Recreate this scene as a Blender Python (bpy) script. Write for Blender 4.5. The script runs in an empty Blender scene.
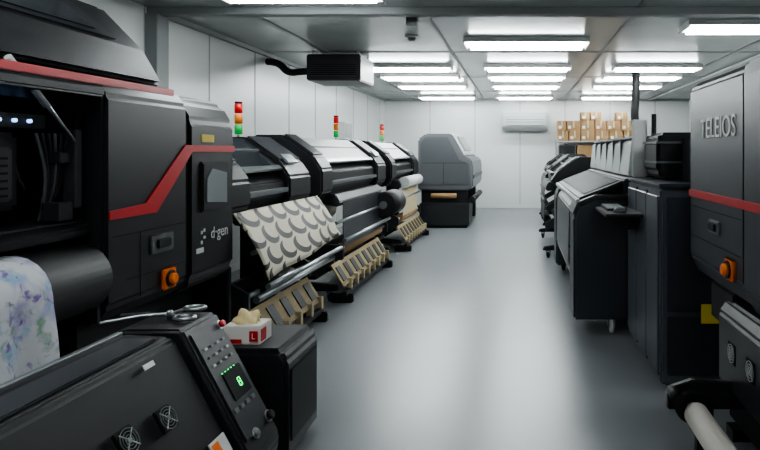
import bpy, bmesh, math, random
from mathutils import Vector, Matrix
random.seed(4)
S=bpy.context.scene
COL=S.collection

# ------------------------------------------------------------------ materials
def lin(c):
    r=[]
    for v in c:
        v/=255.0
        r.append(v/12.92 if v<=0.04045 else ((v+0.055)/1.055)**2.4)
    return (*r,1.0)
def pm(name,c,rough=0.5,metal=0.0,spec=0.5,em=None,es=0.0,noise=0.0,nscale=6.0,coat=0.0,bump=0.0,bscale=60):
    m=bpy.data.materials.new(name); m.use_nodes=True
    nt=m.node_tree; b=nt.nodes['Principled BSDF']
    b.inputs['Base Color'].default_value=lin(c)
    b.inputs['Roughness'].default_value=rough
    b.inputs['Metallic'].default_value=metal
    b.inputs['Specular IOR Level'].default_value=spec
    b.inputs['Coat Weight'].default_value=coat
    if em:
        b.inputs['Emission Color'].default_value=lin(em); b.inputs['Emission Strength'].default_value=es
    tc=nt.nodes.new('ShaderNodeTexCoord')
    if noise>0:
        n=nt.nodes.new('ShaderNodeTexNoise'); n.inputs['Scale'].default_value=nscale; n.inputs['Detail'].default_value=5
        nt.links.new(tc.outputs['Object'],n.inputs['Vector'])
        r=nt.nodes.new('ShaderNodeValToRGB')
        l=lin(c)
        r.color_ramp.elements[0].position=0.3; r.color_ramp.elements[1].position=0.7
        r.color_ramp.elements[0].color=(l[0]*(1-noise),l[1]*(1-noise),l[2]*(1-noise),1)
        r.color_ramp.elements[1].color=(min(1,l[0]*(1+noise)),min(1,l[1]*(1+noise)),min(1,l[2]*(1+noise)),1)
        nt.links.new(n.outputs['Fac'],r.inputs['Fac']); nt.links.new(r.outputs['Color'],b.inputs['Base Color'])
    if bump>0:
        n2=nt.nodes.new('ShaderNodeTexNoise'); n2.inputs['Scale'].default_value=bscale
        nt.links.new(tc.outputs['Object'],n2.inputs['Vector'])
        bp=nt.nodes.new('ShaderNodeBump'); bp.inputs['Strength'].default_value=bump; bp.inputs['Distance'].default_value=0.02
        nt.links.new(n2.outputs['Fac'],bp.inputs['Height']); nt.links.new(bp.outputs['Normal'],b.inputs['Normal'])
    return m
M_black=pm('black_paint',(29,30,33),0.4,spec=.4,noise=0.12,nscale=3)
M_black2=pm('matte_black',(19,20,22),0.55,spec=.35)
M_deep=pm('interior_black',(8,9,10),0.7,spec=.3)
M_char=pm('charcoal_panel',(46,48,52),0.4,spec=.4,noise=0.08,nscale=2)
M_slate=pm('slate_blue_panel',(76,81,89),0.45,noise=0.06,nscale=2)
M_navy=pm('dark_slate',(43,47,54),0.42,noise=0.06,nscale=2)
M_glass=pm('smoked_cover',(52,56,61),0.12,spec=0.8,coat=0.5)
M_silver=pm('brushed_aluminium',(170,174,176),0.3,metal=0.9)
M_ltgray=pm('light_grey_plastic',(162,165,166),0.4)
M_midgray=pm('mid_grey_plastic',(92,95,98),0.4)
M_endgray=pm('end_grey_plastic',(70,73,76),0.45)
M_white=pm('white_plastic',(212,214,212),0.4)
M_red=pm('red_stripe',(185,14,26),0.4)
M_orange=pm('orange_plastic',(240,120,5),0.45)
M_yellow=pm('yellow_sticker',(225,200,50),0.5)
M_card=pm('cardboard',(146,116,80),0.8,noise=0.12,nscale=5)
M_tray=pm('kraft_fold',(146,130,94),0.75,noise=0.12,nscale=5)
M_cream=pm('cream_media',(178,166,135),0.7)
M_paperw=pm('white_roll_paper',(205,200,190),0.6,noise=0.05)
M_green=pm('green_light',(15,130,60),0.4,em=(30,200,90),es=0.35)
M_redl=pm('red_light',(180,18,16),0.4,em=(255,30,20),es=0.2)
M_amber=pm('amber_light',(190,110,25),0.4,em=(255,140,20),es=0.15)
M_led=pm('green_led',(20,220,110),0.4,em=(20,255,120),es=2.5)
M_bled=pm('blue_led',(150,180,255),0.4,em=(150,190,255),es=3.0)
M_screen=pm('display_grey',(125,130,133),0.2,em=(125,132,138),es=0.15)
M_rub=pm('rubber',(18,18,19),0.8)
M_wall=pm('wall_white_panel',(212,215,213),0.3,noise=0.02,nscale=1.2)
M_seam=pm('seam_grey',(158,162,162),0.5)
M_beam=pm('beam_grey',(110,114,115),0.45)
M_trans=pm('translucent_cover',(172,177,179),0.25)
M_glove=pm('glove_box_print',(225,222,215),0.6)
M_tissue=pm('glove_latex',(228,210,160),0.7)
M_lamp=pm('lamp_tube',(255,255,255),0.5,em=(246,252,253),es=46.0)
M_diff=pm('lamp_diffuser',(235,238,240),0.5,em=(243,249,250),es=6.0)

def floor_mat():
    m=bpy.data.materials.new('epoxy_floor'); m.use_nodes=True; nt=m.node_tree; b=nt.nodes['Principled BSDF']
    tc=nt.nodes.new('ShaderNodeTexCoord')
    n=nt.nodes.new('ShaderNodeTexNoise'); n.inputs['Scale'].default_value=0.7; n.inputs['Detail'].default_value=3
    nt.links.new(tc.outputs['Object'],n.inputs['Vector'])
    r=nt.nodes.new('ShaderNodeValToRGB')
    r.color_ramp.elements[0].position=.2; r.color_ramp.elements[1].position=.8
    r.color_ramp.elements[0].color=lin((124,128,131)); r.color_ramp.elements[1].color=lin((129,133,135))
    nt.links.new(n.outputs['Fac'],r.inputs['Fac']); nt.links.new(r.outputs['Color'],b.inputs['Base Color'])
    b.inputs['Roughness'].default_value=.3
    b.inputs['Specular IOR Level'].default_value=.42
    n3=nt.nodes.new('ShaderNodeTexNoise'); n3.inputs['Scale'].default_value=5
    nt.links.new(tc.outputs['Object'],n3.inputs['Vector'])
    bp=nt.nodes.new('ShaderNodeBump'); bp.inputs['Strength'].default_value=.05; bp.inputs['Distance'].default_value=.02
    nt.links.new(n3.outputs['Fac'],bp.inputs['Height']); nt.links.new(bp.outputs['Normal'],b.inputs['Normal'])
    return m
M_floor=floor_mat()
M_ceil=pm('ceiling_metal_panel',(172,176,176),0.22,metal=0.15,noise=0.06,nscale=1.5,bump=0.10,bscale=3)

def floral():
    m=bpy.data.materials.new('floral_fabric'); m.use_nodes=True; nt=m.node_tree; b=nt.nodes['Principled BSDF']
    b.inputs['Roughness'].default_value=.8
    tc=nt.nodes.new('ShaderNodeTexCoord')
    prev=None
    base=nt.nodes.new('ShaderNodeRGB'); base.outputs[0].default_value=lin((204,206,210)); prev=base.outputs[0]
    for i,(c,sc,lo,hi,off) in enumerate([((165,158,198),6,.52,.68,0),((135,170,200),8,.54,.68,5),((135,165,145),13,.56,.68,9),((125,105,165),18,.61,.70,14)]):
        mp=nt.nodes.new('ShaderNodeMapping'); mp.inputs['Location'].default_value=(off,off,off)
        nt.links.new(tc.outputs['Object'],mp.inputs['Vector'])
        n=nt.nodes.new('ShaderNodeTexNoise'); n.inputs['Scale'].default_value=sc; n.inputs['Detail'].default_value=4; n.inputs['Distortion'].default_value=.8
        nt.links.new(mp.outputs[0],n.inputs['Vector'])
        mr=nt.nodes.new('ShaderNodeMapRange'); mr.inputs['From Min'].default_value=lo; mr.inputs['From Max'].default_value=hi
        nt.links.new(n.outputs['Fac'],mr.inputs['Value'])
        mx=nt.nodes.new('ShaderNodeMixRGB'); mx.inputs[2].default_value=lin(c)
        nt.links.new(mr.outputs['Result'],mx.inputs[0]); nt.links.new(prev,mx.inputs[1]); prev=mx.outputs[0]
    nt.links.new(prev,b.inputs['Base Color'])
    return m
M_floral=floral()
def pattern():
    m=bpy.data.materials.new('petal_pattern_media'); m.use_nodes=True; nt=m.node_tree; b=nt.nodes['Principled BSDF']
    b.inputs['Roughness'].default_value=.6
    tc=nt.nodes.new('ShaderNodeTexCoord'); sp=nt.nodes.new('ShaderNodeSeparateXYZ'); nt.links.new(tc.outputs['Object'],sp.inputs[0])
    def math_(op,a,bv):
        n=nt.nodes.new('ShaderNodeMath'); n.operation=op
        for k,v in enumerate((a,bv)):
            if v is None: continue
            if isinstance(v,(int,float)): n.inputs[k].default_value=v
            else: nt.links.new(v,n.inputs[k])
        return n.outputs[0]
    # leaf shapes: lens (two overlapping discs), slanted, dark gap crescents between pale leaves
    a=math_('ADD',math_('MULTIPLY',sp.outputs['Y'],3.9),math_('MULTIPLY',sp.outputs['Z'],1.6)); c=math_('MULTIPLY',sp.outputs['Z'],7.2)
    row=math_('FLOOR',c,None)
    a2=math_('ADD',a,math_('MULTIPLY',row,.5))
    fx=math_('SUBTRACT',math_('FRACT',a2,None),.5); fy=math_('SUBTRACT',math_('FRACT',c,None),.5)
    def dist(ox,oy):
        x=math_('SUBTRACT',fx,ox); y=math_('SUBTRACT',fy,oy)
        return math_('SQRT',math_('ADD',math_('MULTIPLY',x,x),math_('MULTIPLY',y,y)),None)
    A=math_('LESS_THAN',dist(0,0),.5); B=math_('GREATER_THAN',dist(.20,.16),.40)
    k=math_('MULTIPLY',A,B)
    mx=nt.nodes.new('ShaderNodeMixRGB'); mx.inputs[1].default_value=lin((200,194,172)); mx.inputs[2].default_value=lin((34,30,25))
    nt.links.new(k,mx.inputs[0]); nt.links.new(mx.outputs[0],b.inputs['Base Color'])
    return m
M_pat=pattern()

# ------------------------------------------------------------------ mesh helpers
def parent_empty(name,loc):
    e=bpy.data.objects.new(name,None); e.location=loc; e.empty_display_size=.1; COL.objects.link(e)
    return e
def finish(bm,name,mat,par):
    bmesh.ops.recalc_face_normals(bm,faces=bm.faces[:])
    me=bpy.data.meshes.new(name); bm.to_mesh(me); bm.free(); me.materials.append(mat)
    o=bpy.data.objects.new(name,me); COL.objects.link(o)
    if par:
        o.parent=par; o.matrix_parent_inverse=Matrix.Translation(-Vector(par.location))
    return o
def bev(bm,w,seg=2):
    if w>0:
        es=[e for e in bm.edges if len(e.link_faces)==2 and e.calc_face_angle(0)>0.35]
        bmesh.ops.bevel(bm,geom=es,offset=w,segments=seg,affect='EDGES',clamp_overlap=True)
def box(name,x0,x1,y0,y1,z0,z1,mat,par=None,b=0.0,seg=2):
    bm=bmesh.new()
    bmesh.ops.create_cube(bm,size=1,matrix=Matrix.Translation(((x0+x1)/2,(y0+y1)/2,(z0+z1)/2))@Matrix.Diagonal((abs(x1-x0),abs(y1-y0),abs(z1-z0),1)))
    bev(bm,b,seg); return finish(bm,name,mat,par)
def boxes(name,lst,mat,par=None,b=0.0):
    bm=bmesh.new()
    for (x0,x1,y0,y1,z0,z1) in lst:
        bmesh.ops.create_cube(bm,size=1,matrix=Matrix.Translation(((x0+x1)/2,(y0+y1)/2,(z0+z1)/2))@Matrix.Diagonal((abs(x1-x0),abs(y1-y0),abs(z1-z0),1)))
    bev(bm,b,1); return finish(bm,name,mat,par)
def prism(name,prof,y0,y1,mat,par=None,b=0.0,seg=2):
    bm=bmesh.new()
    a=[bm.verts.new((x,y0,z)) for x,z in prof]; c=[bm.verts.new((x,y1,z)) for x,z in prof]
    bm.faces.new(a); bm.faces.new(c[::-1])
    for i in range(len(prof)):
        j=(i+1)%len(prof); bm.faces.new((a[i],c[i],c[j],a[j]))
    bmesh.ops.recalc_face_normals(bm,faces=bm.faces[:])
    bev(bm,b,seg); return finish(bm,name,mat,par)
def prism_x(name,prof,x0,x1,mat,par=None,b=0.0):
    bm=bmesh.new()
    a=[bm.verts.new((x0,y,z)) for y,z in prof]; c=[bm.verts.new((x1,y,z)) for y,z in prof]
    bm.faces.new(a); bm.faces.new(c[::-1])
    for i in range(len(prof)):
        j=(i+1)%len(prof); bm.faces.new((a[i],c[i],c[j],a[j]))
    bmesh.ops.recalc_face_normals(bm,faces=bm.faces[:])
    bev(bm,b,2); return finish(bm,name,mat,par)
def poly(name,pts,th,n,mat,par=None,b=0.0):
    bm=bmesh.new(); n=Vector(n).normalized()*th
    a=[bm.verts.new(p) for p in pts]; c=[bm.verts.new(Vector(p)+n) for p in pts]
    bm.faces.new(a); bm.faces.new(c[::-1])
    for i in range(len(pts)):
        j=(i+1)%len(pts); bm.faces.new((a[i],c[i],c[j],a[j]))
    bmesh.ops.recalc_face_normals(bm,faces=bm.faces[:])
    bev(bm,b,2); return finish(bm,name,mat,par)
def cyl(name,p0,p1,r,mat,par=None,n=24,r2=None,b=0.0):
    p0=Vector(p0);p1=Vector(p1);d=p1-p0
    bm=bmesh.new()
    M=Matrix.Translation((p0+p1)/2)@d.to_track_quat('Z','Y').to_matrix().to_4x4()
    bmesh.ops.create_cone(bm,cap_ends=True,segments=n,radius1=r,radius2=r if r2 is None else r2,depth=d.length,matrix=M)
    if b>0:
        es=[e for e in bm.edges if e.calc_face_angle(0)>1.0]
        bmesh.ops.bevel(bm,geom=es,offset=b,segments=2,affect='EDGES')
    for f in bm.faces: f.smooth=len(f.verts)==4
    return finish(bm,name,mat,par)
def obox(name,M,sx,sy,sz,mat,par=None,b=0.0):
    bm=bmesh.new(); bmesh.ops.create_cube(bm,size=1,matrix=Matrix.Diagonal((sx,sy,sz,1)))
    bev(bm,b,2); bm.transform(M); return finish(bm,name,mat,par)
def tube(name,pts,r,mat,par=None,cyclic=False,kind='POLY'):
    cu=bpy.data.curves.new(name,'CURVE'); cu.dimensions='3D'; cu.bevel_depth=r; cu.bevel_resolution=3; cu.use_fill_caps=True
    sp=cu.splines.new('NURBS' if kind=='N' else 'POLY'); sp.points.add(len(pts)-1)
    for i,p in enumerate(pts): sp.points[i].co=(*p,1)
    if kind=='N': sp.use_endpoint_u=True; sp.order_u=3
    sp.use_cyclic_u=cyclic
    cu.materials.append(mat)
    o=bpy.data.objects.new(name,cu); COL.objects.link(o)
    if par: o.parent=par; o.matrix_parent_inverse=Matrix.Translation(-Vector(par.location))
    return o
def text(name,s,M,size,mat,par=None):
    cu=bpy.data.curves.new(name,'FONT'); cu.body=s; cu.size=size; cu.extrude=.001; cu.align_x='CENTER'; cu.align_y='CENTER'; cu.materials.append(mat)
    o=bpy.data.objects.new(name,cu); COL.objects.link(o)
    if par: o.parent=par; o.matrix_parent_inverse=Matrix.Translation(-Vector(par.location))
    o.matrix_basis=M
    return o
def frame(o,u,v,n):
    u=Vector(u).normalized();v=Vector(v).normalized();n=Vector(n).normalized()
    return Matrix(((u.x,v.x,n.x,o[0]),(u.y,v.y,n.y,o[1]),(u.z,v.z,n.z,o[2]),(0,0,0,1)))
def caster(par,x,y,z=0.0,r=.045,wm=None,tag=''):
    cyl('caster_wheel'+tag,(x-.018,y,z+r),(x+.018,y,z+r),r,wm or M_rub,par,20,b=.006)
    boxes('caster_fork'+tag,[(x-.03,x-.021,y-.02,y+.03,z+r-.01,z+2*r+.015),(x+.021,x+.03,y-.02,y+.03,z+r-.01,z+2*r+.015),(x-.035,x+.035,y-.035,y+.035,z+2*r+.013,z+2*r+.025)],M_midgray,par)

# ------------------------------------------------------------------ room
XL,XR,Y0,Y1,H=-3.6,4.5,-2.5,16.0,2.9
box('floor',XL-.1,XR+.1,Y0-.1,Y1+.1,-.1,0,M_floor)
box('ceiling',XL-.1,XR+.1,Y0-.1,Y1+.1,H,H+.1,M_ceil)
box('wall_left',XL-.1,XL,Y0,Y1,0,H,M_wall)
box('wall_right',XR,XR+.1,Y0,Y1,0,H,M_wall)
box('wall_back',XL-.1,XR+.1,Y1,Y1+.1,0,H,M_wall)
box('wall_front',XL-.1,XR+.1,Y0-.1,Y0,0,H,M_wall)
seams=[]
y=Y0+1.05
while y<Y1:
    seams.append((XL,XL+.005,y-.009,y+.009,.1,H)); y+=1.2
boxes('trim_1',seams,M_seam)
boxes('trim_2',[(x-.01,x+.01,Y1-.006,Y1,.1,H) for x in [-2.4,-1.2,0,1.2,2.4,3.6]],M_seam)
boxes('trim_3',[(x-.02,x+.02,Y0,Y1,H-.008,H) for x in [-2.7,-0.95,1.15,3.0]]+[(XL,XR,yy-.015,yy+.015,H-.006,H) for yy in [1.5,3.6,8.4,11.2,13.8]],M_beam)
box('baseboard_back',XL,XR,Y1-.015,Y1,0,.09,M_wall,b=.004)
box('baseboard_left',XL,XL+.015,Y0,Y1-.02,0,.09,M_wall,b=.004)
e=parent_empty('ceiling_beam',(0,5.85,H))
box('crossbar',XL,XR,5.78,5.92,H-.07,H,M_beam,e,.005)
box('post',XL,XL+.12,5.75,5.95,0,H-.07,M_beam,e,.005)
boxes('trim_4',[(XL,XL+.05,5.95,Y1,H-.05,H),(XL,XR,Y1-.05,Y1,H-.05,H)],M_seam)

# ------------------------------------------------------------------ ceiling fixtures
def fixture(cx,cy,w=1.38,d=.55):
    e=parent_empty('fluorescent_light',(cx,cy,H))
    z=H-.075
    boxes('housing',[(cx-w/2,cx+w/2,cy-d/2,cy+d/2,H-.03,H),(cx-w/2,cx+w/2,cy-d/2-.012,cy-d/2,z+.02,H),(cx-w/2,cx+w/2,cy+d/2,cy+d/2+.012,z+.02,H),
        (cx-w/2-.012,cx-w/2,cy-d/2-.012,cy+d/2+.012,z,H),(cx+w/2,cx+w/2+.012,cy-d/2-.012,cy+d/2+.012,z,H)],M_white,e)
    box('reflector',cx-w/2+.01,cx+w/2-.01,cy-d/2+.01,cy+d/2-.01,H-.045,H-.034,M_diff,e)
    for i,k in enumerate((-d*.3,d*.3)):
        cyl('tube_%d'%i,(cx-w/2+.05,cy+k,z+.0),(cx+w/2-.05,cy+k,z+.0),.019,M_lamp,e,10)
fixture(.08,7.55,1.52,.45); fixture(2.52,6.55,1.45,.4)
for cx,cy in [(-1.9,5.1),(2.2,3.4),(-1.9,1.6),(1.0,-.8)]:
    fixture(cx,cy)
for cx in (-1.8,.12,2.2):
    for cy in (9.7,10.9,12.4,14.9):
        fixture(cx,cy,1.38,.3)

# hanging air unit with hose
e=parent_empty('ceiling_air_unit',(-2.55,8.5,H))
box('case',-2.92,-2.18,8.2,8.95,H-.42,H-.06,M_black,e,.015)
box('front_grille',-2.86,-2.24,8.185,8.2,H-.36,H-.2,M_deep,e)
boxes('fins',[(-2.86,-2.24,8.178,8.19,H-.36+i*.028,H-.352+i*.028) for i in range(6)],M_char,e)
boxes('hangers',[(-2.88,-2.85,8.3,8.33,H-.06,H),(-2.25,-2.22,8.3,8.33,H-.06,H),(-2.88,-2.85,8.8,8.83,H-.06,H),(-2.25,-2.22,8.8,8.83,H-.06,H)],M_silver,e)
tube('hose',[(-3.58,8.5,H-.12),(-3.4,8.45,H-.13),(-3.25,8.4,H-.3),(-3.05,8.4,H-.27),(-2.9,8.4,H-.27)],.05,M_black2,e,kind='N')
# back wall air conditioner
e=parent_empty('air_conditioner',(.13,15.7,2.3))
prism_x('body',[(15.99,2.05),(15.99,2.52),(15.55,2.52),(15.5,2.46),(15.52,2.15),(15.62,2.05)],-.46,.72,M_ltgray,e,.02)
box('outlet',-.36,.62,15.495,15.53,2.18,2.34,M_midgray,e)
boxes('louvres',[(-.36,.62,15.485,15.5,2.2+.035*i,2.212+.035*i) for i in range(4)],M_white,e)
e=parent_empty('ceiling_sensor',(-1.3,7.2,H))
cyl('base',(-1.3,7.2,H),(-1.3,7.2,H-.03),.08,M_white,e); cyl('dome',(-1.3,7.2,H-.03),(-1.3,7.2,H-.07),.05,M_midgray,e,r2=.03)
e=parent_empty('junction_box',(-1.11,6.2,H))
box('case',-1.17,-1.06,6.15,6.25,H-.1,H,M_midgray,e,.005)
tube('ceiling_conduit',[(3.4,-2.4,H-.03),(3.4,15.9,H-.03)],.02,M_silver)

# ------------------------------------------------------------------ wide printer (aisle facing sign s)
def signal_tower(par,x,y,z,h=.28):
    cyl('tower_pole',(x,y,z),(x,y,z+.04),.014,M_silver,par,12)
    zz=z+.04
    for i,m in enumerate((M_green,M_amber,M_redl)):
        cyl('tower_lens_%d'%i,(x,y,zz+.002),(x,y,zz+h/3-.006),.033,m,par,16,b=.004); zz+=h/3
    cyl('tower_cap',(x,y,zz-.003),(x,y,zz+.012),.031,M_black2,par,16)

def roll_printer(xf,y0,y1,s=1,body=M_black,tower=None,media=True,band=True,depth=.78,zt=1.62,topm=M_ltgray,slack=False,coverm=M_glass,bandend=.45,rim=M_silver):
    e=parent_empty('large_format_printer',(xf-s*.4,(y0+y1)/2,0))
    X=lambda dx: xf+s*dx
    D=-depth
    grey=M_midgray if s>0 else M_char
    P=lambda pr:[(X(a),z) for a,z in pr]
    endp=[(D,1.0),(D,zt-.12),(D+.14,zt+.01),(-.36,zt+.01),(-.06,zt-.2),(.03,zt-.33),(.03,1.1),(-.08,.98)]
    prism('end_module_a',P(endp),y0,y0+.34,body,e,.02)
    prism('end_module_b',P(endp),y1-.52,y1,body,e,.02)
    for i,(a,b_) in enumerate(((y0+.03,y0+.31),(y1-.49,y1-.03))):
        poly('module_cap_%d'%i,[(X(-.35),a,zt+.012),(X(-.07),a,zt-.185),(X(-.07),b_,zt-.185),(X(-.35),b_,zt+.012)],.008,(s*.55,0,.8),M_char if s>0 else M_black2,e)
    mid=[(D+.02,1.0),(D+.02,zt-.14),(D+.16,zt-.03),(-.38,zt-.03),(-.30,zt-.1),(-.12,zt-.3),(-.02,zt-.37),(-.02,1.14),(-.12,1.0)]
    prism('centre_body',P(mid),y0+.34,y1-.52,body,e,.008)
    box('top_lid',X(D+.2),X(-.4),y0+.4,y1-.58,zt-.03,zt-.01,topm,e,.006)
    poly('cover',[(X(-.37),y0+.36,zt-.015),(X(-.06),y0+.36,zt-.26),(X(-.06),y1-.54,zt-.26),(X(-.37),y1-.54,zt-.015)],.014,(s*.62,0,.78),coverm,e)
    poly('cover_rim',[(X(-.075),y0+.36,zt-.25),(X(-.04),y0+.36,zt-.278),(X(-.04),y1-.54,zt-.278),(X(-.075),y1-.54,zt-.25)],.025,(s*.62,0,.78),rim,e)
    poly('cover_ribs',[(X(-.25),y0+.36,zt-.11),(X(-.235),y0+.36,zt-.122),(X(-.235),y1-.54,zt-.122),(X(-.25),y1-.54,zt-.11)],.022,(s*.62,0,.78),grey,e)
    box('front_rail',X(-.04),X(.02),y0+.34,y1-.52,1.16,1.2,grey,e,.006)
    poly('screen',[(X(-.1),y1-.42,zt-.155),(X(-.03),y1-.42,zt-.225),(X(-.03),y1-.2,zt-.225),(X(-.1),y1-.2,zt-.155)],.02,(s*.6,0,.8),M_screen if s>0 else M_char,e)
    prism('apron',P([(-.12,1.06),(.05,1.06),(.09,.98),(.07,.93),(-.12,.96)]),y0+.36,y1-.54,M_char,e,.01)
    for i,yy in enumerate((y0+.16,y1-.22)):
        box('leg_%d'%i,X(-.52),X(-.3),yy-.05,yy+.05,.16,1.02,M_black2,e,.01)
        prism('foot_%d'%i,P([(-.78,.11),(-.78,.16),(-.6,.2),(-.2,.2),(.12,.16),(.14,.11)]),yy-.04,yy+.04,M_black2,e,.008)
        caster(e,X(-.7),yy,0,.042,tag='_a%d'%i); caster(e,X(.06),yy,0,.042,tag='_b%d'%i)
        poly('arm_%d'%i,[(X(-.32),yy-.02,.62),(X(-.32),yy-.02,.74),(X(.1),yy-.02,.5),(X(.1),yy-.02,.38)],.03,(0,1,0),M_char,e)
    box('crossbar',X(-.44),X(-.38),y0+.16,y1-.22,.3,.4,M_black2,e,.008)
    box('cross_shelf',X(-.5),X(-.12),y0+.25,y1-.3,.2,.23,M_deep,e)
    cyl('takeup_shaft',(X(.04),y0+.16,.46),(X(.04),y1-.2,.46),.022,M_silver if s>0 else M_midgray,e,16)
    cyl('takeup_roll',(X(.04),y0+.42,.46),(X(.04),y1-.55,.46),.062,M_card if media and s>0 else M_black2,e,24)
    cyl('guide_bar',(X(.1),y0+.2,.78),(X(.1),y1-.26,.78),.018,rim,e,14)
    cyl('supply_roll',(X(-.62),y0+.35,.72),(X(-.62),y1-.5,.72),.09,M_paperw if s>0 else M_black2,e,24)
    if media:
        a,b_=y0+.45,y1-.6
        poly('media_sheet',[(X(.095),a,.98),(X(.105),a,.5),(X(.105),b_,.5),(X(.095),b_,.98)],.003,(s,0,0),M_cream if slack else M_char,e)
    if band:
        a,b_=y0+.05,y1-bandend
        poly('catch_tray',[(X(.09),a,.38),(X(.22),a,.17),(X(.22),b_,.17),(X(.09),b_,.38)],.01,(s*.8,0,.6),M_tray,e)
        n=int((b_-a)/.22)
        v=Vector((X(.22)-X(.09),0,-.21)).normalized(); nn=Vector((s*.85,0,.526)).normalized()
        for i in range(n):
            yc=a+(i+.5)*(b_-a)/n
            M=frame(Vector((X(.155),yc,.275))+nn*.012,(0,1,0),v,nn)
            obox('tray_window_%d'%i,M,.12,.16,.012,M_black2,e,.002)
            box('tray_tab_%d'%i,X(.20),X(.25),yc+.06,yc+.11,.1,.22,M_cream,e,.003)
        box('tray_rail',X(.2),X(.25),a,b_,.07,.12,M_black2,e,.006)
        box('tray_beam',X(.02),X(.06),y0+.16,y1-.22,.3,.34,M_black2,e,.006)
        for i,yy in enumerate((y0+.12,y1-bandend-.05)):
            box('tray_foot_%d'%i,X(.08),X(.30),yy-.03,yy+.03,.0,.09,M_black2,e,.01)
    if tower: signal_tower(e,X(-.5),tower,zt-.005)
    return e

D1=roll_printer(-2.0,4.06,5.66,1,M_black,tower=5.33,media=False,band=True,topm=M_midgray,bandend=.3)
bm=bmesh.new(); rows=14; cols=30; grid=[]
for i in range(rows+1):
    t=i/rows; r=[]
    for j in range(cols+1):
        u=j/cols; yy=4.03+.05*t+u*(1.66)
        x=-1.93+.22*t+.012*math.sin(u*9+t*3)*(.3+t)+.02*math.sin(math.pi*t); z=1.085-(.46-.09*u)*t+.006*math.sin(u*12)*t
        r.append(bm.verts.new((x,yy,z)))
    grid.append(r)
for i in range(rows):
    for j in range(cols):
        f=bm.faces.new((grid[i][j],grid[i][j+1],grid[i+1][j+1],grid[i+1][j])); f.smooth=True
o=finish(bm,'patterned_sheet',M_pat,D1)
o.modifiers.new('s','SOLIDIFY').thickness=.004
cyl('tension_bar',(-1.70,4.05,.59),(-1.70,5.75,.59),.02,M_silver,D1,16)
cyl('lower_bar',(-1.78,4.05,.50),(-1.78,5.75,.50),.026,M_silver,D1,16)
box('bar_mount',-2.15,-1.68,5.70,5.74,.47,.62,M_char,D1,.01)

D2=roll_printer(-1.96,5.86,8.65,1,M_black,tower=8.03,media=True,topm=M_white,zt=1.66,coverm=M_white,bandend=.8)  # lid and cover coloured white to imitate their strong reflections
cyl('waste_roll',(-1.8,7.9,.8),(-1.8,8.6,.8),.17,M_black2,D2,32,b=.01)
cyl('waste_core',(-1.8,7.88,.8),(-1.8,8.62,.8),.05,M_midgray,D2,20)
cyl('web_bar',(-1.74,5.95,.62),(-1.74,8.0,.62),.02,M_silver,D2,14)
D3=roll_printer(-1.94,8.95,11.3,1,M_black,tower=10.6,media=True,slack=True,topm=M_white,zt=1.66,coverm=M_white)  # white cover and lid colour paints in the bright reflection here too
cyl('paper_roll',(-1.82,9.4,1.02),(-1.82,10.7,1.02),.09,M_white,D3,28)

# far left hybrid printer
e=parent_empty('industrial_printer',(-1.4,12.8,0))
xf=-.92
prism('body',[(-2.0,.75),(-2.0,1.75),(-1.85,1.86),(-1.35,1.86),(-1.1,1.42),(-.95,1.36),(xf,1.2),(xf,.8),(-1.0,.75)],11.75,14.4,M_midgray,e,.03)
prism('end_cover',[(-1.95,.85),(-1.95,1.68),(-1.85,1.79),(-1.42,1.79),(-1.18,1.34),(-1.0,1.28),(-.98,.85)],11.72,11.76,M_endgray,e,.015)
boxes('end_cover_seams',[(-1.9,-1.05,11.712,11.722,1.28,1.29),(-1.5,-1.49,11.712,11.722,.88,1.28)],M_black2,e)
poly('white_hood',[(-1.34,11.8,1.86),(-1.10,11.8,1.44),(-1.10,14.3,1.44),(-1.34,14.3,1.86)],.03,(.87,0,.5),M_white,e)
poly('hood_window',[(-1.27,12.0,1.80),(-1.11,12.0,1.52),(-1.11,13.2,1.52),(-1.27,13.2,1.80)],.035,(.87,0,.5),M_screen,e)
boxes('base',[(-1.95,-1.05,11.85,12.1,.0,.75),(-1.95,-1.05,14.0,14.3,0,.75),(-1.8,-1.1,12.1,14.0,.1,.3)],M_black2,e,.01)
box('base_cabinet',-1.98,-1.0,11.78,12.6,.05,.5,M_black,e,.02)
cyl('brown_roll',(-1.75,11.8,.64),(-1.25,11.8,.64),.05,M_card,e)
cyl('side_roll',(-.95,11.9,.55),(-.95,14.2,.55),.06,M_black2,e)
box('front_trim',xf-.01,xf+.02,11.8,14.3,.98,1.05,M_char,e,.005)

# ------------------------------------------------------------------ big left printer (red stripe)
e=parent_empty('textile_printer',(-2.5,2.7,0))
F=-1.9
prism('end_housing',[(-3.15,.7),(-3.15,1.78),(-3.08,1.86),(-2.05,1.86),(-1.96,1.84),(F,1.76),(F,.78),(-1.96,.7)],2.75,3.43,M_black,e,.02)
prism('end_housing_outer',[(-3.15,.68),(-3.15,1.76),(-3.08,1.85),(-2.1,1.85),(-1.97,1.8),(F,1.68),(F,.76),(-1.96,.68)],3.44,4.0,M_black,e,.035,3)
box('rear_body',-3.15,-2.62,.9,2.75,.7,1.84,M_black2,e,.01)
prism('top_beam',[(-2.62,1.72),(-2.62,1.86),(-2.05,1.86),(-1.95,1.84),(F,1.8),(F,1.755),(-2.0,1.72)],.9,2.75,M_black,e,.008)
box('top_red_strip',F-.004,F+.01,.9,3.28,1.805,1.84,M_red,e,.003)
prism('bed',[(-2.62,.75),(-2.62,1.18),(-2.0,1.18),(-1.96,1.16),(-1.96,1.12),(-2.2,1.1),(-2.25,.75)],.9,2.75,M_black,e,.01)
box('bed_plate',-2.6,-2.0,.9,2.74,1.18,1.19,M_char,e)
box('carriage',-2.5,-2.08,1.95,2.5,1.26,1.58,M_black2,e,.02)
box('carriage_cover',-2.08,-2.05,2.02,2.43,1.3,1.52,M_char,e,.01)
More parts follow.
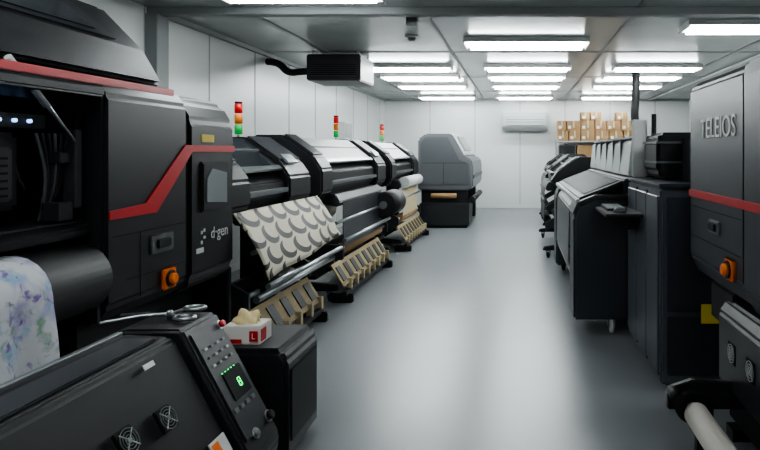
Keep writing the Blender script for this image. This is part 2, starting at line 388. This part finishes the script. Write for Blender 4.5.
boxes('carriage_slots',[(-2.052,-2.04,2.06,2.39,1.32+i*.03,1.33+i*.03) for i in range(6)],M_deep,e)
for i in range(8):
    cyl('led_%d'%i,(-2.07,2.0+.075*i,1.63),(-2.058,2.0+.075*i,1.63),.008,M_bled,e,12)
box('led_bar',-2.1,-2.07,1.9,2.62,1.6,1.66,M_black2,e,.004)
box('gantry',-2.62,-2.45,.9,2.75,1.3,1.6,M_char,e,.01)
for i in range(7):
    tube('cable_%d'%i,[(-2.4+.03*i,2.2,1.58),(-2.38+.03*i,2.25,1.68),(-2.35+.02*i,2.5+.02*i,1.69),(-2.3,2.68,1.5),(-2.2,2.72,1.25)],.008,M_black if i%2 else M_char,e,kind='N')
for i in range(6):
    tube('hose_%d'%i,[(-2.06+.012*i,2.55+.02*i,1.58),(-2.04,2.58+.02*i,1.45),(-2.06,2.6+.015*i,1.3),(-2.1,2.62,1.2)],.007,M_midgray if i%3==0 else M_char,e,kind='N')
boxes('inner_end_plate',[(-2.6,-2.0,2.7,2.745,1.19,1.72)],M_deep,e)
boxes('inner_brackets',[(-2.03,-1.97,2.66,2.7,1.25,1.6),(-2.06,-1.98,2.58,2.66,1.2,1.28),(-2.05,-1.99,2.6,2.68,1.45,1.5)],M_char,e,.004)
cyl('gas_strut',(-1.93,2.36,1.78),(-1.95,2.62,1.55),.009,M_silver,e,12)
cyl('gas_strut_body',(-1.93,2.26,1.86),(-1.94,2.46,1.69),.014,M_ltgray,e,12)
bm=bmesh.new()
B=[(-2.98,.9,1.86),(-1.93,.9,1.86),(-1.93,3.26,1.86),(-2.98,3.26,1.86)]
T=[(-2.8,.9,2.26),(-2.14,.9,2.26),(-2.14,3.08,2.24),(-2.8,3.08,2.24)]
Mi=[(-2.9,.9,2.02),(-2.0,.9,2.06),(-2.0,3.20,2.04),(-2.9,3.20,2.02)]
vb=[bm.verts.new(p) for p in B]; vm=[bm.verts.new(p) for p in Mi]; vt=[bm.verts.new(p) for p in T]
bm.faces.new(vb); bm.faces.new(vt)
for a,b_ in ((vb,vm),(vm,vt)):
    for i in range(4):
        j=(i+1)%4; bm.faces.new((a[i],a[j],b_[j],b_[i]))
bmesh.ops.recalc_face_normals(bm,faces=bm.faces[:]); bev(bm,.02,2)
finish(bm,'hood',M_black,e)
poly('hood_window_frame',[(-2.008,1.0,2.065),(-2.135,1.0,2.25),(-2.13,2.78,2.23),(-2.01,2.98,2.06)],.008,(.82,0,.57),M_char,e)
poly('hood_window',[(-2.016,1.1,2.085),(-2.120,1.1,2.235),(-2.117,2.66,2.215),(-2.018,2.84,2.08)],.012,(.82,0,.57),M_glass,e)
R=F+.001
poly('red_stripe',[(R,2.77,1.185),(R,3.13,1.185),(R,3.47,1.5),(R,3.98,1.5),(R,3.98,1.54),(R,3.4,1.54),(R,3.04,1.24),(R,2.77,1.225)],.006,(1,0,0),M_red,e)
box('housing_screen_frame',F-.01,F+.02,3.56,3.88,1.14,1.44,M_black2,e,.01)
poly('housing_screen',[(F+.022,3.6,1.2),(F+.022,3.84,1.18),(F+.022,3.84,1.37),(F+.022,3.66,1.4),(F+.022,3.6,1.34)],.004,(1,0,0),M_screen,e)
box('yellow_label',F,F+.004,3.58,3.72,1.56,1.605,M_yellow,e)
LF=lambda y,z,x=F+.008: frame((x,y,z),(0,1,0),(0,0,1),(1,0,0))
text('logo_text','d·gen',LF(3.78,1.0),.10,M_white,e)
boxes('logo_mark',[(F,F+.005,3.6,3.62,.98,.995),(F,F+.005,3.57,3.585,1.01,1.03),(F,F+.005,3.6,3.615,1.02,1.04),(F,F+.005,3.57,3.585,.95,.97)],M_white,e)
box('latch_plate',F-.002,F+.01,3.08,3.28,.97,1.07,M_midgray,e,.006); box('latch',F+.008,F+.022,3.12,3.24,.995,1.045,M_black2,e,.006)
box('white_label',F,F+.003,3.52,3.6,.90,.93,M_white,e)
boxes('panel_seams',[(F-.001,F+.002,2.8,3.42,1.1,1.104),(F-.001,F+.002,2.9,3.42,.88,.884),(F-.001,F+.002,3.0,3.004,.78,1.1)],M_deep,e)
box('estop_plate',F,F+.02,3.17,3.29,.76,.88,M_orange,e,.01); cyl('estop_knob',(F+.02,3.23,.82),(F+.05,3.23,.82),.03,M_orange,e,20,b=.006)
cyl('estop_ring',(F+.018,3.23,.82),(F+.026,3.23,.82),.045,M_black2,e,20)
box('base_cabinet',-3.0,-2.12,2.85,3.9,.06,.72,M_black2,e,.02)
box('base_beam',-2.95,-2.2,1.0,2.9,.15,.4,M_black2,e,.02)
boxes('base_feet',[(-3.0,-2.1,2.95,3.1,0,.08),(-3.0,-2.1,3.7,3.85,0,.08),(-3.0,-2.1,1.1,1.25,0,.16),(-2.9,-2.7,1.1,1.25,.3,.75)],M_deep,e,.01)
boxes('spool_brackets',[(-2.2,-1.92,3.95,4.0,.3,.74)],M_black2,e,.01)
# cloth roller and fabric
RX=-2.0
cyl('cloth_roller',(RX,.95,.93),(RX,2.72,.93),.155,M_black2,e,40)
cyl('roller_core',(RX,.9,.93),(RX,2.76,.93),.04,M_silver,e,20)
boxes('roller_arm',[(-2.3,-1.92,2.725,2.745,.72,1.08)],M_black,e)
bm=bmesh.new(); grid=[]
path=[]
for i in range(10):
    a=math.radians(150-i*16.5); path.append((RX+.163*math.cos(a),.93+.163*math.sin(a)))
x_,z_=path[-1]
for i in range(12):
    z_-=.045; path.append((x_+.004*i,z_))
for (px,pz) in path:
    r=[]
    for j in range(61):
        u=j/60; yy=.98+u*1.38
        w=.014*math.sin(u*34)+.008*math.sin(u*61+1)
        fall=max(0,min(1,(.95-pz)/.3))
        r.append(bm.verts.new((px+w*fall+.01*fall,yy+.012*fall*math.sin(pz*9),pz)))
    grid.append(r)
for i in range(len(grid)-1):
    for j in range(60):
        f=bm.faces.new((grid[i][j],grid[i][j+1],grid[i+1][j+1],grid[i+1][j])); f.smooth=True
o=finish(bm,'printed_fabric',M_floral,e); o.modifiers.new('s','SOLIDIFY').thickness=.003

# ------------------------------------------------------------------ foreground heater/take-up unit
e=parent_empty('takeup_dryer_unit',(-1.5,1.8,0))
A0=Vector((-1.38,0,.775)); A1=Vector((-1.1,0,.25)); sd_=(A1-A0).normalized(); nrm=Vector((.525,0,.28)).normalized()
def slope(t,d,h=0): 
    p=A0+(A1-A0)*t; return frame(Vector((p.x,d,p.z))+nrm*h,(0,1,0),tuple(-sd_),tuple(nrm))
prism('body',[(-1.62,.1),(-1.62,.74),(-1.6,.765),(-1.42,.755),(-1.395,.74),(-1.12,.22),(-1.12,.1)],.8,2.43,M_black2,e,.012)
prism('control_head',[(-1.80,.06),(-1.80,.70),(-1.62,.775),(-1.38,.775),(-1.1,.25),(-1.09,.2),(-1.12,.06)],2.44,2.73,M_black,e,.014,3)
boxes('reflection_strip',[(-1.61,-1.585,1.0,2.4,.76,.782)],M_silver,e,.004)  # silver strip stands in for light reflected along the top edge
box('top_tray',-1.56,-1.43,1.0,2.36,.755,.768,M_char,e,.005)
boxes('feet',[(-1.6,-1.2,1.0,1.1,0,.1),(-1.7,-1.2,2.5,2.6,0,.1)],M_black2,e)
obox('control_panel',slope(.48,2.585,.004),.235,.5,.008,M_char,e,.004)
obox('panel_screen',slope(.52,2.6,.01),.15,.13,.006,M_deep,e,.003)
M0=slope(.53,2.61,.0145)@Matrix.Scale(.75,4)
for i,(dx,dy,sx,sy) in enumerate([(0,.024,.022,.006),(0,-.024,.022,.006),(0,0,.022,.006),(-.013,.012,.006,.02),(-.013,-.012,.006,.02),(.013,-.012,.006,.02),(.013,.012,.006,.02)]):
    obox('led_digit_%d'%i,M0@Matrix.Translation((dx,dy,0)),sx,sy,.002,M_led,e)
for i in range(3):
    for j in range(4):
        obox('button_%d_%d'%(i,j),slope(.20+.065*i,2.51+.048*j,.011),.022,.012,.006,M_midgray if (i+j)%2 else M_ltgray,e,.002)
for j in range(5):
    obox('led_%d'%j,slope(.41,2.53+.025*j,.011),.005,.004,.004,M_led,e)
for j in range(4):
    obox('lower_button_%d'%j,slope(.68,2.50+.05*j,.011),.03,.02,.006,M_midgray,e,.002)
def knob(nm,t,d,r,m,h=.03):
    Mx=slope(t,d,0); p=Mx.translation; n=Vector((Mx[0][2],Mx[1][2],Mx[2][2]))
    cyl(nm+'_ring',p,p+n*.01,r*1.35,M_silver,e,20); cyl(nm,p+n*.01,p+n*h,r,m,e,20,b=.004)
knob('red_stop',.10,2.69,.015,M_red); knob('rotary_a',.875,2.69,.02,M_black2); knob('rotary_b',.9,2.55,.018,M_silver,.02)
def fan(t,d,R=.05):
    Mx=slope(t,d,-.004); 
    obox('fan_recess',Mx,R*2.2,R*2.2,.012,M_deep,e,.004)
    for k,rr in enumerate((R,R*.72,R*.44)):
        tube('fan_ring_%d'%k,[Mx@Vector((rr*math.cos(a),rr*math.sin(a),.012)) for a in [2*math.pi*q/24 for q in range(24)]],.0016,M_midgray,e,True)
    cyl('fan_hub',Mx@Vector((0,0,.006)),Mx@Vector((0,0,.014)),R*.25,M_midgray,e,16)
    for k in range(4):
        a=math.pi/4+k*math.pi/2
        tube('fan_spoke_%d'%k,[Mx@Vector((R*.2*math.cos(a),R*.2*math.sin(a),.012)),Mx@Vector((R*1.1*math.cos(a),R*1.1*math.sin(a),.012))],.0018,M_ltgray,e)
fan(.43,2.14,.04); fan(.40,1.94,.04)
fan(.40,1.40,.04); fan(.40,1.2,.04)
obox('warning_label',slope(.80,2.33,-.008),.11,.08,.006,M_white,e)
obox('warning_label_yellow',slope(.80,2.305,-.004),.045,.06,.004,M_orange,e)
obox('small_label',slope(.10,2.20,-.010),.06,.02,.003,M_white,e)
t=parent_empty('scissors',(-1.52,2.6,.776))
tube('blade_a',[(-1.75,2.50,.786),(-1.62,2.56,.800),(-1.52,2.61,.798)],.008,M_silver,t)
tube('blade_b',[(-1.74,2.62,.786),(-1.62,2.61,.796),(-1.52,2.60,.792)],.008,M_silver,t)
for i,(cx,cy) in enumerate(((-1.44,2.66),(-1.44,2.575))):
    tube('grip_%d'%i,[(cx+.042*math.cos(a),cy+.03*math.sin(a),.789+.02*(1-i)) for a in [2*math.pi*q/20 for q in range(20)]],.009,M_silver,t,True)
    tube('shank_%d'%i,[(-1.52,2.6,.796),(cx-.03,cy-.008+.016*i,.79+.02*(1-i))],.008,M_silver,t)
cyl('pivot',(-1.52,2.605,.776),(-1.52,2.605,.812),.012,M_silver,t,16)

# ------------------------------------------------------------------ small black cabinet + glove box
e=parent_empty('side_cabinet',(-1.26,3.1,0))
prism('body',[(-1.52,.03),(-1.52,.55),(-1.14,.55),(-1.11,.5),(-1.11,.03)],2.86,3.3,M_black,e,.02)
box('top_pad',-1.5,-1.16,2.88,3.28,.55,.558,M_char,e,.003)
box('door',-1.112,-1.102,2.9,3.26,.1,.45,M_black2,e,.004)
boxes('feet',[(-1.5,-1.45,2.9,2.95,0,.04),(-1.2,-1.15,2.9,2.95,0,.04),(-1.5,-1.45,3.2,3.25,0,.04),(-1.2,-1.15,3.2,3.25,0,.04)],M_black2,e)
e=parent_empty('glove_box',(-1.33,3.0,.56))
box('carton',-1.45,-1.27,2.93,3.07,.558,.65,M_glove,e,.004)
boxes('printed_band',[(-1.452,-1.36,2.928,2.935,.565,.585),(-1.272,-1.268,2.94,3.0,.57,.63)],M_red,e)
box('size_label',-1.32,-1.28,2.924,2.93,.575,.625,M_red,e)
text('print_text','L',frame((-1.30,2.923,.6),(1,0,0),(0,0,1),(0,-1,0)),.04,M_white,e)
bm=bmesh.new(); bmesh.ops.create_icosphere(bm,subdivisions=3,radius=.06)
for v in bm.verts:
    k=1+.3*math.sin(v.co.x*90+v.co.y*60)*math.cos(v.co.z*70)
    v.co=Vector((v.co.x*k*1.1-1.365,v.co.y*k*.7+3.0,max(-.002,v.co.z*k)*1.05+.648))
for f in bm.faces:f.smooth=True
finish(bm,'glove_tuft',M_tissue,e)

# ------------------------------------------------------------------ RIGHT: near printer
e=parent_empty('textile_printer',(1.6,2.3,0))
G=1.0
prism('end_housing',[(2.25,.8),(2.25,1.84),(2.2,1.91),(1.12,1.91),(1.03,1.90),(G,1.86),(G,.9),(1.05,.8)],2.68,3.53,M_navy,e,.014)
prism('main_housing',[(2.25,.78),(2.25,1.86),(2.2,1.93),(1.12,1.93),(1.0,1.90),(G-.01,1.84),(G-.01,.88),(1.05,.78)],.7,2.665,M_navy,e,.014)
prism('hood',[(2.15,1.93),(2.0,2.15),(1.3,2.15),(1.08,1.93)],.7,2.6,M_char,e,.02)
box('red_strip',G-.016,G,.7,3.5,1.245,1.285,M_red,e,.003)
RF=lambda y,z,x: frame((x,y,z),(0,-1,0),(0,0,1),(-1,0,0))
text('logo_text','TELEIOS',RF(3.04,1.62,G-.004),.15,M_white,e)
box('latch_plate',G-.01,G+.01,3.0,3.16,1.08,1.15,M_midgray,e,.006); box('latch',G-.022,G-.008,3.03,3.13,1.095,1.135,M_black2,e,.005)
boxes('panel_seams',[(G-.002,G+.002,2.72,3.5,1.19,1.194),(G-.002,G+.002,2.72,3.5,1.02,1.024)],M_deep,e)
box('estop_plate',G-.02,G,2.77,2.89,.89,1.0,M_orange,e,.01); cyl('estop_knob',(G-.05,2.83,.945),(G-.02,2.83,.945),.03,M_orange,e,20,b=.006)
cyl('estop_ring',(G-.027,2.83,.945),(G-.018,2.83,.945),.043,M_black2,e,20)
prism('lower_unit',[(1.9,.3),(1.9,.76),(1.04,.76),(G,.7),(G,.36),(1.1,.28)],.7,3.03,M_black,e,.015)
box('lower_unit_top',G+.05,1.9,2.95,3.3,.6,.8,M_black2,e,.01)
def fanr(y,z,R=.042):
    x=G-.006
    box('fan_recess',G-.004,G+.01,y-R*1.15,y+R*1.15,z-R*1.15,z+R*1.15,M_deep,e,.003)
    for k,rr in enumerate((R,R*.7,R*.42)):
        tube('fan_ring_%d'%k,[(x,y+rr*math.cos(a),z+rr*math.sin(a)) for a in [2*math.pi*q/24 for q in range(24)]],.002,M_ltgray,e,True)
    for k in range(4):
        a=math.pi/4+k*math.pi/2
        tube('fan_spoke_%d'%k,[(x,y,z),(x,y+R*1.1*math.cos(a),z+R*1.1*math.sin(a))],.002,M_ltgray,e)
fanr(2.83,.55); fanr(2.60,.55)
box('base',1.15,2.1,.8,3.3,.05,.3,M_deep,e,.01)
boxes('feet',[(1.1,2.1,1.0,1.1,0,.06),(1.1,2.1,3.1,3.2,0,.06)],M_black2,e)
cyl('paper_roll',(.80,.9,.31),(.80,2.72,.31),.055,M_paperw,e,28)
cyl('roll_core',(.80,2.70,.31),(.80,2.80,.31),.028,M_card,e,20)
cyl('roll_flange',(.80,2.79,.31),(.80,2.83,.31),.075,M_black2,e,28,b=.006)
poly('roll_arm',[(.70,2.84,.28),(.70,2.84,.38),(.82,2.84,.42),(1.15,2.84,.40),(1.15,2.84,.28)],.04,(0,1,0),M_black,e,.006)
cyl('arm_knob',(.72,2.74,.37),(.72,2.84,.37),.025,M_black2,e,16)
box('arm_foot',.74,1.15,2.83,2.9,.0,.06,M_black2,e,.01); box('arm_post',.84,.92,2.84,2.9,.05,.32,M_black2,e,.01)

# ------------------------------------------------------------------ RIGHT: slate control cabinet
e=parent_empty('control_cabinet',(1.4,4.4,0))
box('body',.88,2.0,3.76,4.86,.04,1.27,M_slate,e,.015)
boxes('side_panels',[(.868,.88,3.80,4.13,.1,1.22),(.868,.88,4.15,4.48,.1,1.22),(.868,.88,4.50,4.83,.1,1.22)],M_slate,e,.005)
boxes('panel_gaps',[(.876,.882,3.79,4.84,.09,.1),(.872,.882,4.13,4.15,.08,1.24),(.872,.882,4.48,4.50,.08,1.24)],M_deep,e)
box('near_panel',.92,1.9,3.745,3.76,.5,1.22,M_navy,e,.006); box('near_panel_lower',.92,1.9,3.745,3.76,.1,.47,M_navy,e,.006)
box('yellow_label',1.13,1.27,3.74,3.746,.43,.55,M_yellow,e)
box('plinth',.94,1.96,3.86,4.8,0,.06,M_black2,e)
box('top_lid',.87,2.0,3.75,4.87,1.27,1.30,M_navy,e,.008)
prism('head_unit',[(1.02,1.3),(.97,1.36),(.97,1.58),(1.0,1.64),(1.6,1.64),(1.6,1.3)],4.25,4.7,M_black2,e,.025)
boxes('head_unit_band',[(.965,1.3,4.245,4.705,1.42,1.435),(.965,1.3,4.245,4.705,1.56,1.575)],M_midgray,e)
box('rear_tower',1.15,1.9,4.0,4.8,1.30,1.6,M_char,e,.01)
box('white_side_panel',.90,1.02,4.80,4.84,1.30,1.76,M_white,e,.008)
cyl('pole',(1.06,4.75,1.3),(1.06,4.75,1.80),.02,M_black2,e,14)
k=parent_empty('keyboard_tray',(.8,4.6,1.05))
box('shelf',.60,.866,4.2,4.8,1.04,1.065,M_black2,k,.006)
box('bracket',.78,.866,4.4,4.6,.93,1.04,M_black2,k,.005)
k=parent_empty('keyboard',(.72,4.55,1.07))
box('base',.64,.79,4.42,4.78,1.067,1.082,M_black2,k,.004)
boxes('keys',[(.65+.026*i,.67+.026*i,4.435+.028*j,4.457+.028*j,1.082,1.09) for i in range(5) for j in range(12)],M_ltgray,k)
k=parent_empty('computer_mouse',(.7,4.33,1.07))
bm=bmesh.new(); bmesh.ops.create_uvsphere(bm,u_segments=20,v_segments=12,radius=1)
for v in bm.verts: v.co=Vector((v.co.x*.05+.72,v.co.y*.032+4.33,max(0,v.co.z)*.035+1.067))
for f in bm.faces:f.smooth=True
finish(bm,'shell',M_midgray,k); box('wheel',.70,.712,4.327,4.333,1.095,1.106,M_ltgray,k,.002)

# ------------------------------------------------------------------ RIGHT: hooded printer
e=parent_empty('flatbed_printer',(.9,6.2,0))
g=.44
prism('near_end',[(g,.12),(g,.96),(.48,1.06),(.62,1.12),(1.5,1.12),(1.5,.12)],4.92,5.3,M_navy,e,.02)
prism('near_end_cap',[(g-.01,1.0),(.47,1.09),(.62,1.15),(1.5,1.15),(1.5,1.12),(.62,1.12),(.48,1.06),(g+.005,.98)],4.9,5.32,M_char,e,.006)
prism('body',[(g+.02,.62),(g+.02,.98),(.52,1.06),(.66,1.12),(1.5,1.12),(1.5,.62)],5.3,7.6,M_navy,e,.012)
prism('far_end',[(g,.12),(g,.96),(.48,1.06),(.62,1.12),(1.5,1.12),(1.5,.12)],7.3,7.75,M_navy,e,.02)
poly('deck',[(.5,5.0,1.10),(.86,5.0,1.24),(.86,7.65,1.24),(.5,7.65,1.10)],.02,(-.36,0,.93),M_black2,e)
for i in range(24):
    yy=5.1+i*.105
    poly('deck_rib_%d'%i,[(.54,yy,1.14),(.84,yy,1.256),(.84,yy+.03,1.256),(.54,yy+.03,1.14)],.012,(-.36,0,.93),M_midgray,e)
box('deck_rail',.46,.50,4.95,7.7,1.07,1.11,M_ltgray,e,.006)
prism('rear_body',[(.86,1.12),(.86,1.27),(.95,1.3),(1.5,1.3),(1.5,1.12)],4.98,7.7,M_char,e,.01)
for i in range(6):
    y0=5.0+i*.45
    prism('cover_panel_%d'%i,[(.90,1.3),(.93,1.58),(1.0,1.62),(1.5,1.62),(1.5,1.3)],y0,y0+.445,M_trans,e,.006)
boxes('cover_frames',[(.91,1.5,5.435+i*.45,5.46+i*.45,1.3,1.61) for i in range(5)],M_endgray,e)
box('cover_top_rail',.95,1.5,5.0,7.7,1.615,1.635,M_midgray,e,.004)
cyl('front_roll',(g+.06,5.4,.42),(g+.06,7.2,.42),.05,M_paperw,e)
box('underbeam',.6,1.4,5.3,7.3,.2,.35,M_black2,e,.01)
poly('slack_media',[(g+.01,5.45,.96),(g+.0,5.45,.46),(g+.0,7.15,.46),(g+.01,7.15,.96)],.004,(-1,0,0),M_midgray,e)
for i,(xx,yy) in enumerate(((.76,4.98),(1.4,4.98),(.55,7.6),(1.4,7.6))):
    caster(e,xx,yy,0,.06 if i==0 else .048,M_white if i==0 else None,tag='_%d'%i)

# ------------------------------------------------------------------ RIGHT: far printers
D5=roll_printer(.46,8.35,10.7,-1,M_black,tower=None,media=True,band=False,zt=1.42,topm=M_black2,rim=M_char)
D6=roll_printer(.56,11.2,13.6,-1,M_black,tower=None,media=True,band=False,zt=1.45,topm=M_black2,rim=M_char)
e=parent_empty('exhaust_duct',(2.0,10.35,H))
tube('pipe',[(2.0,10.35,H),(2.0,10.35,2.5),(1.97,10.35,2.1),(2.02,10.35,1.8),(2.02,10.35,1.3),(2.02,10.35,.9)],.07,M_black2,e,kind='N')
cyl('collar',(2.0,10.35,H),(2.0,10.35,H-.05),.1,M_char,e)
box('fan_box',1.7,2.3,10.05,10.6,0,.95,M_char,e,.02)

# storage rack and cartons
e=parent_empty('storage_rack',(2.0,15.5,0))
pl=[]
for xx in (.95,1.95,2.95):
    for yy in (15.15,15.75): pl.append((xx-.02,xx+.02,yy-.02,yy+.02,0,1.82))
boxes('posts',pl,M_ltgray,e)
boxes('shelves',[(.93,2.97,15.13,15.77,z,z+.03) for z in (.3,.8,1.3,1.75)],M_ltgray,e)
e=parent_empty('carton_stack',(1.95,15.4,1.78))
random.seed(11); i=0
for zrow,hh in ((1.781,.26),(2.042,.25),(2.293,.22)):
    xx=.95
    while xx<2.65:
        w=random.choice((.24,.3,.36))
        h_=hh
        if not(zrow>2.2 and random.random()<.35):
            box('carton_%d'%i,xx,xx+w-.02,15.18+random.random()*.05,15.6,zrow,zrow+h_,M_card,e,.006)
            box('tape_%d'%i,xx+w/2-.03,xx+w/2+.01,15.176,15.602,zrow+h_*.3,zrow+h_-.002,M_cream,e)
            box('label_%d'%i,xx+.03,xx+.1,15.174,15.19,zrow+.05,zrow+.12,M_white,e)
        xx+=w; i+=1
e=parent_empty('carton_pile',(1.95,15.4,.8))
for i,(xx,z0) in enumerate(((1.0,.331),(1.5,.331),(2.1,.331),(1.05,.831),(1.6,.831),(2.3,.831),(1.0,1.331),(1.45,1.331),(2.0,1.331))):
    box('carton_%d'%i,xx,xx+.4,15.2,15.6,z0,z0+.34,M_card if i%3 else M_black2,e,.006)
e=parent_empty('wall_electrical_box',(XL+.1,12,1.9))
box('case',XL,XL+.16,11.8,12.3,1.75,2.1,M_white,e,.01); box('door',XL+.16,XL+.17,11.83,12.27,1.78,2.07,M_ltgray,e,.004)

# ------------------------------------------------------------------ world, camera
w=bpy.data.worlds.new('World'); S.world=w; w.use_nodes=True
w.node_tree.nodes['Background'].inputs[0].default_value=(.6,.65,.7,1); w.node_tree.nodes['Background'].inputs[1].default_value=.05
cam=bpy.data.cameras.new('Camera'); co=bpy.data.objects.new('Camera',cam); COL.objects.link(co)
co.location=(0,0,1.5); co.rotation_euler=(math.radians(90),0,0)
cam.sensor_width=36; cam.lens=600/760*36; cam.shift_x=-140/760; cam.shift_y=-73/760; cam.clip_start=.05
S.camera=co
S.view_settings.view_transform='AgX'
try: S.view_settings.look='AgX - Medium High Contrast'
except Exception as ex: print(ex)
S.view_settings.exposure=0.0
